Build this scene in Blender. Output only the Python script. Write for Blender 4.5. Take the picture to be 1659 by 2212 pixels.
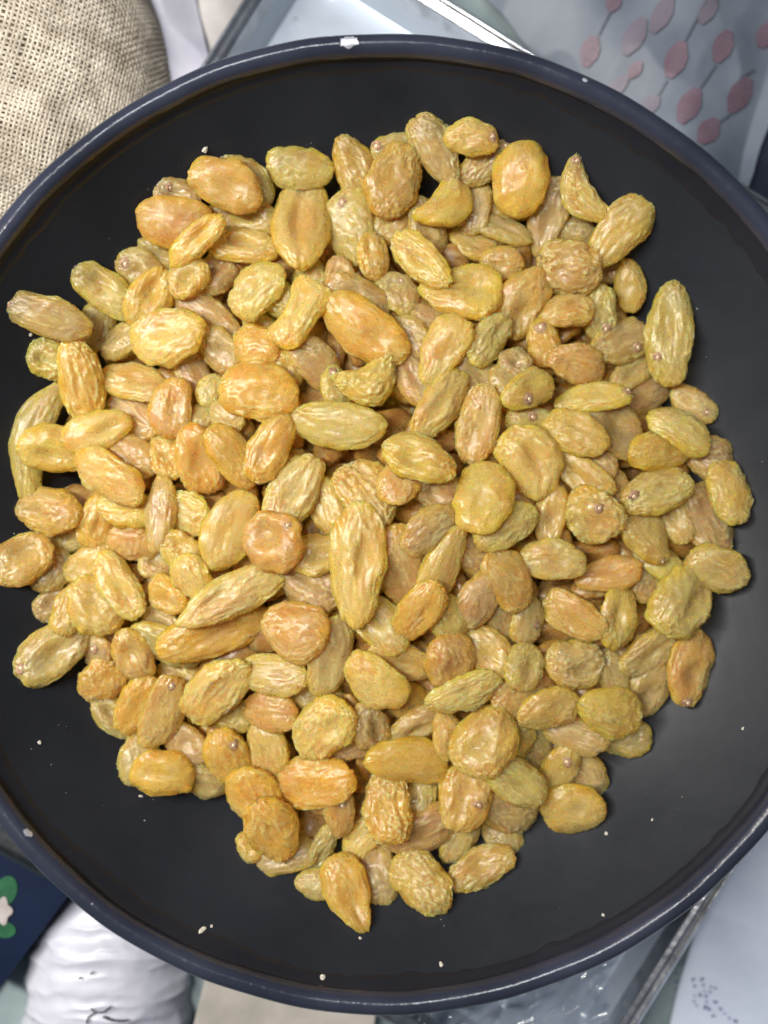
import bpy, bmesh, math, random
import numpy as np
from mathutils import Vector, Matrix, Euler

for o in list(bpy.data.objects):
    bpy.data.objects.remove(o)
random.seed(7); RNG = np.random.default_rng(11)
scene = bpy.context.scene
C = scene.collection

# ------------------------------------------------------------------ camera
LENS = 30.0
W, H = 1659.0, 2212.0                 # working picture units ("v")
F = H * LENS / 36.0                   # focal length in v
TILT = math.radians(0.0)
CAMD = 0.2400                         # camera height above the bowl rim
cam_d = bpy.data.cameras.new('camera'); cam = bpy.data.objects.new('camera', cam_d); C.objects.link(cam)
cam_d.sensor_fit = 'VERTICAL'; cam_d.sensor_height = 36.0; cam_d.sensor_width = 27.0
cam_d.lens = LENS; cam_d.clip_start = 0.01; cam_d.clip_end = 50
ROT = Euler((TILT, 0, 0)).to_matrix()
# the bowl centre (0,0,0) is seen at v = (835,1130)
_d = ROT @ Vector(((835 - W/2)/F, -(1130 - H/2)/F, -1.0))
CAMLOC = Vector((0, 0, CAMD)) - Vector((_d.x/-_d.z*CAMD, _d.y/-_d.z*CAMD, 0))
cam.location = CAMLOC; cam.rotation_euler = (TILT, 0, 0)
cam_d.dof.use_dof = True; cam_d.dof.focus_distance = 0.250; cam_d.dof.aperture_fstop = 3.8
scene.camera = cam

# ------------------------------------------------------------------ world, lamps, exposure
world = bpy.data.worlds.new('World'); scene.world = world; world.use_nodes = True
world.node_tree.nodes['Background'].inputs[0].default_value = (0.62, 0.74, 1.0, 1)
world.node_tree.nodes['Background'].inputs[1].default_value = 0.10

def area_lamp(name, loc, target, sx, sy, power, col):
    l = bpy.data.lights.new(name, 'AREA'); l.shape = 'RECTANGLE'; l.size = sx; l.size_y = sy
    l.energy = power; l.color = col
    o = bpy.data.objects.new(name, l); C.objects.link(o); o.location = loc
    o.rotation_euler = (Vector(target) - Vector(loc)).to_track_quat('-Z', 'Y').to_euler()
    return o
area_lamp('shop_tube_lamp', (-0.27, 0.10, 0.40), (0, 0, -0.03), 0.03, 0.40, 5.2, (1.0, 0.95, 0.88))
area_lamp('ceiling_lamp', (-0.12, 0.28, 1.00), (0, 0, -0.03), 0.20, 0.20, 2.6, (0.93, 0.96, 1.0))
scene.view_settings.view_transform = 'Standard'; scene.view_settings.look = 'None'
scene.view_settings.exposure = 0.0; scene.view_settings.gamma = 1.0
scene.render.engine = 'CYCLES'
scene.cycles.max_bounces = 10; scene.cycles.diffuse_bounces = 4; scene.cycles.glossy_bounces = 3; scene.cycles.transmission_bounces = 6

# ------------------------------------------------------------------ helpers
def ray(x, y):
    return ROT @ Vector(((x - W/2)/F, -(y - H/2)/F, -1.0))
def U(x, y, z):
    d = ray(x, y); t = (z - CAMLOC.z)/d.z
    return CAMLOC + d*t
def px_size(z):                       # metres per v at height z
    return (CAMLOC.z - z)/F
def tag(o, label=None, cat=None, group=None, kind=None):
    if label: o['label'] = label
    if cat: o['category'] = cat
    if group: o['group'] = group
    if kind: o['kind'] = kind
    return o
def mesh_obj(name, verts, faces, mat=None, parent=None, smooth=True, loc=None):
    me = bpy.data.meshes.new(name); me.from_pydata([tuple(v) for v in verts], [], faces)
    if smooth: me.polygons.foreach_set('use_smooth', [True]*len(me.polygons))
    o = bpy.data.objects.new(name, me); C.objects.link(o)
    if mat: me.materials.append(mat)
    if parent: o.parent = parent
    if loc is not None: o.location = loc
    return o
def empty(name, loc):
    o = bpy.data.objects.new(name, None); C.objects.link(o); o.location = loc; o.empty_display_size = 0.01
    return o
def setparent(o, p):                  # keep world place
    o.parent = p; o.matrix_parent_inverse = Matrix.Translation(-Vector(p.location))
# Perlin noise, vectorised
_perm = np.random.default_rng(3).permutation(256); _perm = np.concatenate([_perm, _perm, _perm])
_g = np.random.default_rng(4).normal(size=(256, 3)); _g /= np.linalg.norm(_g, axis=1)[:, None]
def noise3(p):
    p = np.asarray(p, float); i = np.floor(p).astype(int); f = p - i; i &= 255
    u = f*f*f*(f*(f*6 - 15) + 10); out = np.zeros(len(p))
    for dx in (0, 1):
        for dy in (0, 1):
            for dz in (0, 1):
                h = _perm[_perm[_perm[(i[:, 0]+dx) & 255] + ((i[:, 1]+dy) & 255)] + ((i[:, 2]+dz) & 255)]
                gr = _g[h]; d = (gr*(f - np.array([dx, dy, dz]))).sum(1)
                w = (u[:, 0] if dx else 1-u[:, 0])*(u[:, 1] if dy else 1-u[:, 1])*(u[:, 2] if dz else 1-u[:, 2])
                out += w*d
    return out*1.6
def n2(x, y, s, seed=0.0):
    x = np.asarray(x, float).ravel(); y = np.asarray(y, float).ravel()
    return noise3(np.stack([x*s, y*s, np.full(len(x), 3.3 + seed)], 1))

# materials
def mat_new(name):
    m = bpy.data.materials.new(name); m.use_nodes = True
    nt = m.node_tree; b = nt.nodes['Principled BSDF']
    return m, nt, b
def nd(nt, t, **kw):
    n = nt.nodes.new(t)
    for k, v in kw.items(): setattr(n, k, v)
    return n
def ramp(nt, src, stops):
    r = nd(nt, 'ShaderNodeValToRGB'); e = r.color_ramp.elements
    while len(e) < len(stops): e.new(0.5)
    for k, (p, c) in enumerate(stops):
        e[k].position = p; e[k].color = (c, c, c, 1) if isinstance(c, (int, float)) else (*c, 1)
    nt.links.new(src, r.inputs[0]); return r
def noise_node(nt, scale, detail=4, rough=0.55, dist=0.0, coord='Object'):
    tc = nd(nt, 'ShaderNodeTexCoord'); n = nd(nt, 'ShaderNodeTexNoise')
    n.inputs['Scale'].default_value = scale; n.inputs['Detail'].default_value = detail
    n.inputs['Roughness'].default_value = rough; n.inputs['Distortion'].default_value = dist
    nt.links.new(tc.outputs[coord], n.inputs['Vector']); return n
def add_bump(nt, b, src, strength, dist):
    bp = nd(nt, 'ShaderNodeBump'); bp.inputs['Strength'].default_value = strength; bp.inputs['Distance'].default_value = dist
    nt.links.new(src, bp.inputs['Height']); nt.links.new(bp.outputs[0], b.inputs['Normal']); return bp
def simple(name, c1, c2, scale, rough=0.6, bump=0.2, bdist=0.0005, metal=0.0, lo=0.35, hi=0.65, detail=5, spec=0.5):
    m, nt, b = mat_new(name); n = noise_node(nt, scale, detail)
    r = ramp(nt, n.outputs[0], [(lo, c1), (hi, c2)]); nt.links.new(r.outputs[0], b.inputs['Base Color'])
    b.inputs['Roughness'].default_value = rough; b.inputs['Metallic'].default_value = metal
    b.inputs['Specular IOR Level'].default_value = spec
    n2_ = noise_node(nt, scale*4, 4)
    if bump: add_bump(nt, b, n2_.outputs[0], bump, bdist)
    return m

def make_raisin_mat():
    m, nt, b = mat_new('raisin_skin'); L = nt.links.new
    oi = nd(nt, 'ShaderNodeObjectInfo'); tc = nd(nt, 'ShaderNodeTexCoord')
    off = nd(nt, 'ShaderNodeVectorMath', operation='MULTIPLY_ADD')       # own patch of noise for each raisin
    cmb = nd(nt, 'ShaderNodeCombineXYZ'); [L(oi.outputs['Random'], cmb.inputs[k]) for k in range(3)]
    L(cmb.outputs[0], off.inputs[0]); off.inputs[1].default_value = (1.7, 2.9, 0.8); L(tc.outputs['Object'], off.inputs[2])
    def nz(scale, detail, rough=0.55, dist=0.0, stretch=1.0):
        mp = nd(nt, 'ShaderNodeMapping'); mp.inputs['Scale'].default_value = (stretch, 1, 1); L(off.outputs[0], mp.inputs['Vector'])
        n = nd(nt, 'ShaderNodeTexNoise'); n.inputs['Scale'].default_value = scale; n.inputs['Detail'].default_value = detail
        n.inputs['Roughness'].default_value = rough; n.inputs['Distortion'].default_value = dist
        L(mp.outputs[0], n.inputs['Vector']); return n.outputs[0]
    def math_(op, a, b_=None, c=None):
        n = nd(nt, 'ShaderNodeMath', operation=op)
        for k, v in enumerate((a, b_, c)):
            if v is None: continue
            if isinstance(v, (int, float)): n.inputs[k].default_value = v
            else: L(v, n.inputs[k])
        return n.outputs[0]
    def mix(fac, a, b_, blend='MIX'):
        n = nd(nt, 'ShaderNodeMix', data_type='RGBA', blend_type=blend)
        for k, v in ((0, fac), (6, a), (7, b_)):
            if isinstance(v, tuple): n.inputs[k].default_value = (*v, 1)
            elif isinstance(v, (int, float)): n.inputs[k].default_value = v
            else: L(v, n.inputs[k])
        return n.outputs[2]
    def att(name):
        a = nd(nt, 'ShaderNodeAttribute'); a.attribute_name = name; return a.outputs['Fac']
    face = mix(1.0, oi.outputs['Color'], (0.98, 0.96, 1.0), 'MULTIPLY')
    edge = mix(1.0, oi.outputs['Color'], (1.08, 0.96, 0.40), 'MULTIPLY')      # thin margin: glow of light passing through, painted as saturated yellow
    blot = att('blot'); blot2 = att('stain')
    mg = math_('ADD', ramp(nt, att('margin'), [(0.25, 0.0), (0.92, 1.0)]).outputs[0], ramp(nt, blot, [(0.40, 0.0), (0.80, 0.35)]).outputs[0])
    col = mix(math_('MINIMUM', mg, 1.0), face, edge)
    col = mix(math_('MULTIPLY', ramp(nt, blot2, [(0.50, 0.0), (0.80, 1.0)]).outputs[0], 0.55), col, mix(1.0, col, (0.90, 0.66, 0.60), 'MULTIPLY'))
    # pale veins in the flesh, and pale crests of the wrinkles
    vein = nz(230, 3.5, 0.62, 0.9, 0.34)
    vl = ramp(nt, math_('ABSOLUTE', math_('SUBTRACT', vein, 0.5)), [(0.0, 1.0), (0.032, 0.0)]).outputs[0]
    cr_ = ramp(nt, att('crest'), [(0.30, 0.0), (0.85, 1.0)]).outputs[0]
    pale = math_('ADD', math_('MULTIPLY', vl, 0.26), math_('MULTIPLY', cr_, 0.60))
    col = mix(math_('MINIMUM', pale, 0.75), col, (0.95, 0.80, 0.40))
    fine = nz(520, 2, 0.6)
    L(col, b.inputs['Base Color'])
    b.inputs['Subsurface Weight'].default_value = 1.0; b.inputs['Transmission Weight'].default_value = 0.60; b.inputs['IOR'].default_value = 1.37
    b.inputs['Subsurface Radius'].default_value = (1.0, 0.62, 0.16)
    b.inputs['Subsurface Scale'].default_value = 0.0030
    L(ramp(nt, fine, [(0.3, 0.20), (0.7, 0.44)]).outputs[0], b.inputs['Roughness'])
    b.inputs['Specular IOR Level'].default_value = 0.5
    hgt = math_('ADD', math_('MULTIPLY', vl, 0.35), vein)
    b.subsurface_method = 'RANDOM_WALK'
    add_bump(nt, b, hgt, 0.20, 0.00040)
    return m
M = {}
M['raisin'] = make_raisin_mat()
M['stem'] = simple('stem_wood', (0.16, 0.07, 0.04), (0.42, 0.26, 0.14), 900, 0.5, 0.4, 0.0003)
M['stem_tip'] = simple('stem_tip', (0.62, 0.48, 0.28), (0.85, 0.74, 0.52), 900, 0.35, 0.4, 0.0003)

def make_enamel(name, base, base2, r0, r1, wear, spec=0.5):
    m, nt, b = mat_new(name); L = nt.links.new
    n = noise_node(nt, 22, 5); r = ramp(nt, n.outputs[0], [(0.35, base), (0.7, base2)])
    n3 = noise_node(nt, 420, 3, 0.6); r3 = ramp(nt, n3.outputs[0], [(0.76, 0.0), (0.80, 1.0)])
    mx = nd(nt, 'ShaderNodeMix', data_type='RGBA'); 
    ms = nd(nt, 'ShaderNodeMath', operation='MULTIPLY'); ms.inputs[1].default_value = wear; L(r3.outputs[0], ms.inputs[0])
    L(ms.outputs[0], mx.inputs[0]); L(r.outputs[0], mx.inputs[6]); mx.inputs[7].default_value = (0.35, 0.36, 0.38, 1)
    L(mx.outputs[2], b.inputs['Base Color'])
    n4 = noise_node(nt, 34, 8, 0.72, 0.6); r4 = ramp(nt, n4.outputs[0], [(0.3, r0), (0.7, r1)]); L(r4.outputs[0], b.inputs['Roughness'])
    n5 = noise_node(nt, 240, 4); add_bump(nt, b, n5.outputs[0], 0.10, 0.0004)
    b.inputs['Specular IOR Level'].default_value = spec
    return m
M['enamel'] = make_enamel('black_enamel', (0.009, 0.011, 0.015), (0.014, 0.017, 0.023), 0.36, 0.52, 0.25, 0.32)
M['rim'] = make_enamel('rim_enamel', (0.016, 0.019, 0.030), (0.034, 0.038, 0.060), 0.07, 0.26, 0.6)
M['rim'].node_tree.nodes['Bump'].inputs['Strength'].default_value = 0.3
M['lip'] = make_enamel('lip_enamel', (0.008, 0.009, 0.013), (0.013, 0.014, 0.020), 0.28, 0.42, 0.4, 0.35)
M['chip'] = simple('bare_metal_chip', (0.42, 0.44, 0.50), (0.62, 0.64, 0.70), 400, 0.35, 0.4, 0.0003, metal=0.6)

def make_steel():
    m, nt, b = mat_new('tray_steel'); L = nt.links.new
    n = noise_node(nt, 9, 6, 0.6); r = ramp(nt, n.outputs[0], [(0.3, (0.46, 0.52, 0.60)), (0.7, (0.58, 0.64, 0.72))])
    g = noise_node(nt, 150, 5, 0.7); rg = ramp(nt, g.outputs[0], [(0.64, 0.0), (0.74, 0.85)])
    mx = nd(nt, 'ShaderNodeMix', data_type='RGBA'); L(rg.outputs[0], mx.inputs[0]); L(r.outputs[0], mx.inputs[6])
    mx.inputs[7].default_value = (0.20, 0.20, 0.19, 1); L(mx.outputs[2], b.inputs['Base Color'])
    b.inputs['Metallic'].default_value = 0.6
    r4 = ramp(nt, n.outputs[0], [(0.3, 0.30), (0.7, 0.46)]); L(r4.outputs[0], b.inputs['Roughness'])
    n5 = noise_node(nt, 260, 4); add_bump(nt, b, n5.outputs[0], 0.15, 0.0005)
    return m
M['steel'] = make_steel()
M['edge_steel'] = simple('tray_edge_steel', (0.45, 0.46, 0.48), (0.75, 0.77, 0.80), 90, 0.18, 0.25, 0.0005, metal=0.95)
M['burlap'] = simple('jute_yarn', (0.33, 0.285, 0.225), (0.58, 0.52, 0.43), 140, 0.9, 0.8, 0.0006, spec=0.1)
M['sack_inner'] = simple('sack_brown', (0.26, 0.22, 0.165), (0.36, 0.30, 0.23), 60, 0.95, 0.4, 0.0005, spec=0.05)  # brown shell of the sack's contents under the yarn
M['white_bag'] = simple('white_cloth', (0.42, 0.42, 0.50), (0.55, 0.55, 0.62), 40, 0.7, 0.3, 0.0006)
M['taupe'] = simple('taupe_cloth', (0.30, 0.28, 0.28), (0.42, 0.40, 0.39), 60, 0.85, 0.4, 0.0006)
M['beige'] = simple('beige_cloth', (0.28, 0.26, 0.23), (0.38, 0.35, 0.32), 60, 0.85, 0.4, 0.0006)
M['plastic_bag'] = simple('milky_plastic', (0.10, 0.12, 0.155), (0.16, 0.185, 0.225), 22, 0.55, 0.25, 0.0010)
M['red_print'] = simple('red_print', (0.130, 0.082, 0.110), (0.150, 0.105, 0.135), 160, 0.55, 0.0)
M['faded_print'] = simple('faded_print', (0.125, 0.110, 0.140), (0.145, 0.13, 0.165), 90, 0.55, 0.0)
M['grey_print'] = simple('grey_print', (0.075, 0.085, 0.11), (0.10, 0.11, 0.14), 160, 0.55, 0.0)
M['pale_print'] = simple('pale_print', (0.160, 0.115, 0.145), (0.18, 0.135, 0.165), 160, 0.55, 0.0)
M['navy'] = simple('navy_cover', (0.003, 0.007, 0.022), (0.005, 0.012, 0.036), 30, 0.35, 0.15, 0.0005)
M['navy_dark'] = simple('dark_box', (0.010, 0.013, 0.025), (0.022, 0.028, 0.045), 30, 0.4, 0.15, 0.0005)
M['page'] = simple('page_block', (0.05, 0.05, 0.06), (0.13, 0.13, 0.14), 200, 0.7, 0.4, 0.0004)
M['green'] = simple('green_print', (0.008, 0.06, 0.025), (0.015, 0.10, 0.04), 200, 0.5, 0.1)
M['petal'] = simple('petal_print', (0.32, 0.28, 0.27), (0.42, 0.38, 0.37), 200, 0.5, 0.1)
M['wrap'] = simple('wrinkled_wrap', (0.42, 0.43, 0.50), (0.54, 0.55, 0.62), 30, 0.38, 0.3, 0.0008)
M['ink'] = simple('ink', (0.03, 0.03, 0.04), (0.06, 0.06, 0.08), 200, 0.6, 0.0)
M['blue_ink'] = simple('blue_ink', (0.08, 0.10, 0.22), (0.14, 0.16, 0.30), 200, 0.6, 0.0)
M['cloth'] = simple('white_printed_cloth', (0.42, 0.47, 0.58), (0.54, 0.59, 0.69), 30, 0.85, 0.5, 0.0006)
M['table'] = simple('table_paint', (0.17, 0.22, 0.23), (0.27, 0.33, 0.34), 50, 0.5, 0.2, 0.0006)
M['crumb'] = simple('crumb', (0.40, 0.37, 0.31), (0.60, 0.57, 0.50), 900, 0.6, 0.4, 0.0003)
def make_film():
    m, nt, b = mat_new('clear_film'); L = nt.links.new
    tr = nd(nt, 'ShaderNodeBsdfTransparent'); tr.inputs[0].default_value = (0.93, 0.95, 0.97, 1)
    gl = nd(nt, 'ShaderNodeBsdfGlossy'); gl.inputs['Roughness'].default_value = 0.08
    fr = nd(nt, 'ShaderNodeLayerWeight'); fr.inputs[0].default_value = 0.35
    mx = nd(nt, 'ShaderNodeMixShader'); L(fr.outputs['Fresnel'], mx.inputs[0]); L(tr.outputs[0], mx.inputs[1]); L(gl.outputs[0], mx.inputs[2])
    L(mx.outputs[0], nt.nodes['Material Output'].inputs[0]); nt.nodes.remove(b)
    return m
M['film'] = make_film()

# ------------------------------------------------------------------ the setting: table top
TZ = -0.066
sheet = mesh_obj('table_top', [(-1.2, -1.2, TZ), (1.2, -1.2, TZ), (1.2, 1.2, TZ), (-1.2, 1.2, TZ)], [(0, 1, 2, 3)], M['table'])
tag(sheet, 'grey green painted table top under the tray and parcels', 'table', kind='structure')

# ------------------------------------------------------------------ the bowl
RIM = 0.1372           # outer radius of the lip at its widest
DEPTH = 0.058; RIN = 0.1312
def bowl_z(r):
    r = np.asarray(r, float)
    return -DEPTH + (DEPTH - 0.002)*np.clip(r/RIN, 0, 1.06)**3.3
def lathe(name, prof, n, mat, parent, closed=False, wob=None):
    vs = []; fs = []; m = len(prof)
    for k in range(n):
        a = 2*math.pi*k/n
        for j, (r, z) in enumerate(prof):
            if wob: r, z = wob(a, r, z)
            vs.append((r*math.cos(a), r*math.sin(a), z))
    for k in range(n):
        for j in range(m if closed else m-1):
            a = k*m + j; b_ = k*m + (j+1) % m; c = ((k+1) % n)*m + (j+1) % m; d = ((k+1) % n)*m + j
            fs.append((a, d, c, b_))
    return mesh_obj(name, vs, fs, mat, parent)
bowl = empty('bowl', (0, 0, 0))
tag(bowl, 'wide black enamelled metal bowl with a rolled rim, heaped with raisins', 'bowl')
prof = [(0.0005 + RIN*t, float(bowl_z(0.0005 + RIN*t))) for t in np.linspace(0, 1, 44)]
prof += [(RIN + 0.0012, 0.0)]
outer = [(r + 0.0012, z - 0.0022) for r, z in prof[::-1] if z < -0.004]
lathe('body', prof + outer, 180, M['enamel'], bowl)
LR = 0.0031
cx = RIM - LR
def rimwob(a, r, z):
    k = 1 + 0.0022*math.sin(3*a + 1) + 0.0012*math.sin(11*a) + 0.0007*math.sin(29*a + 2)
    return r*k, z + 0.0001*math.sin(7*a)
rp = [(cx + LR*math.cos(t)*1.0, 0.0006 + 0.0034*math.sin(t)) for t in np.linspace(0, 2*math.pi, 28, endpoint=False)]
rim = lathe('rim', rp, 360, M['rim'], bowl, closed=True, wob=rimwob)
# thick uneven glaze edge that ran down inside the lip
vs = []; fs = []; n = 720; kk = 6
for k in range(n):
    a = 2*math.pi*k/n
    e = 0.0022 + 0.0007*math.sin(2*a + 0.6) + 0.0009*float(noise3(np.array([[math.cos(a)*6, math.sin(a)*6, 2.2]]))[0]) + 0.0008*float(noise3(np.array([[math.cos(a)*22, math.sin(a)*22, 5.2]]))[0])
    r1 = RIN + 0.0004; r0 = RIN - max(0.0015, e)
    for j in range(kk):
        t = j/(kk-1); r = r1 + (r0 - r1)*t; z = float(bowl_z(r))
        lift = 0.00055 if j < kk-1 else -0.0002
        if j == 0: lift = 0.0009
        vs.append((r*math.cos(a), r*math.sin(a), z + lift))
for k in range(n):
    for j in range(kk-1):
        a = k*kk + j; d = ((k+1) % n)*kk + j; fs.append((a, d, d+1, a+1))
mesh_obj('glaze_edge', vs, fs, M['lip'], bowl)
# chips in the rim glaze
def rim_chip(x, y, w, h, label):
    p = U(x, y, 0.0035); a0 = math.atan2(p.y, p.x); r0 = math.hypot(p.x, p.y)
    da = w*px_size(0)/r0; dr = h*px_size(0)
    vs = []; n = 22
    def on(a, r):
        q = max(-1, min(1, (r - cx)/LR)); z = 0.0006 + 0.0034*math.sqrt(max(0, 1-q*q)) + 0.00035
        return (r*math.cos(a), r*math.sin(a), z)
    rings = 4; vs.append(on(a0, r0)); fs = []
    jit = [1 + random.uniform(-.22, .22) for _ in range(n)]
    for q in range(1, rings+1):
        for k in range(n):
            t = 2*math.pi*k/n; f = q/rings*jit[k]
            vs.append(on(a0 + da/2*f*math.cos(t), r0 + dr/2*f*math.sin(t)))
    for k in range(n): fs.append((0, 1+k, 1+(k+1) % n))
    for q in range(rings-1):
        for k in range(n):
            a = 1+q*n+k; b_ = 1+q*n+(k+1) % n; fs.append((a, a+n, b_+n, b_))
    o = mesh_obj('glaze_chip', vs, fs, M['chip'], bowl); o['label'] = label
rim_chip(755, 92, 42, 22, 'bare silvery chip in the black rim glaze')
rim_chip(58, 1800, 22, 9, 'scuffed pale chip on the lower left rim')
rim_chip(1262, 176, 12, 7, 'tiny pale chip on the upper right rim')

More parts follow.
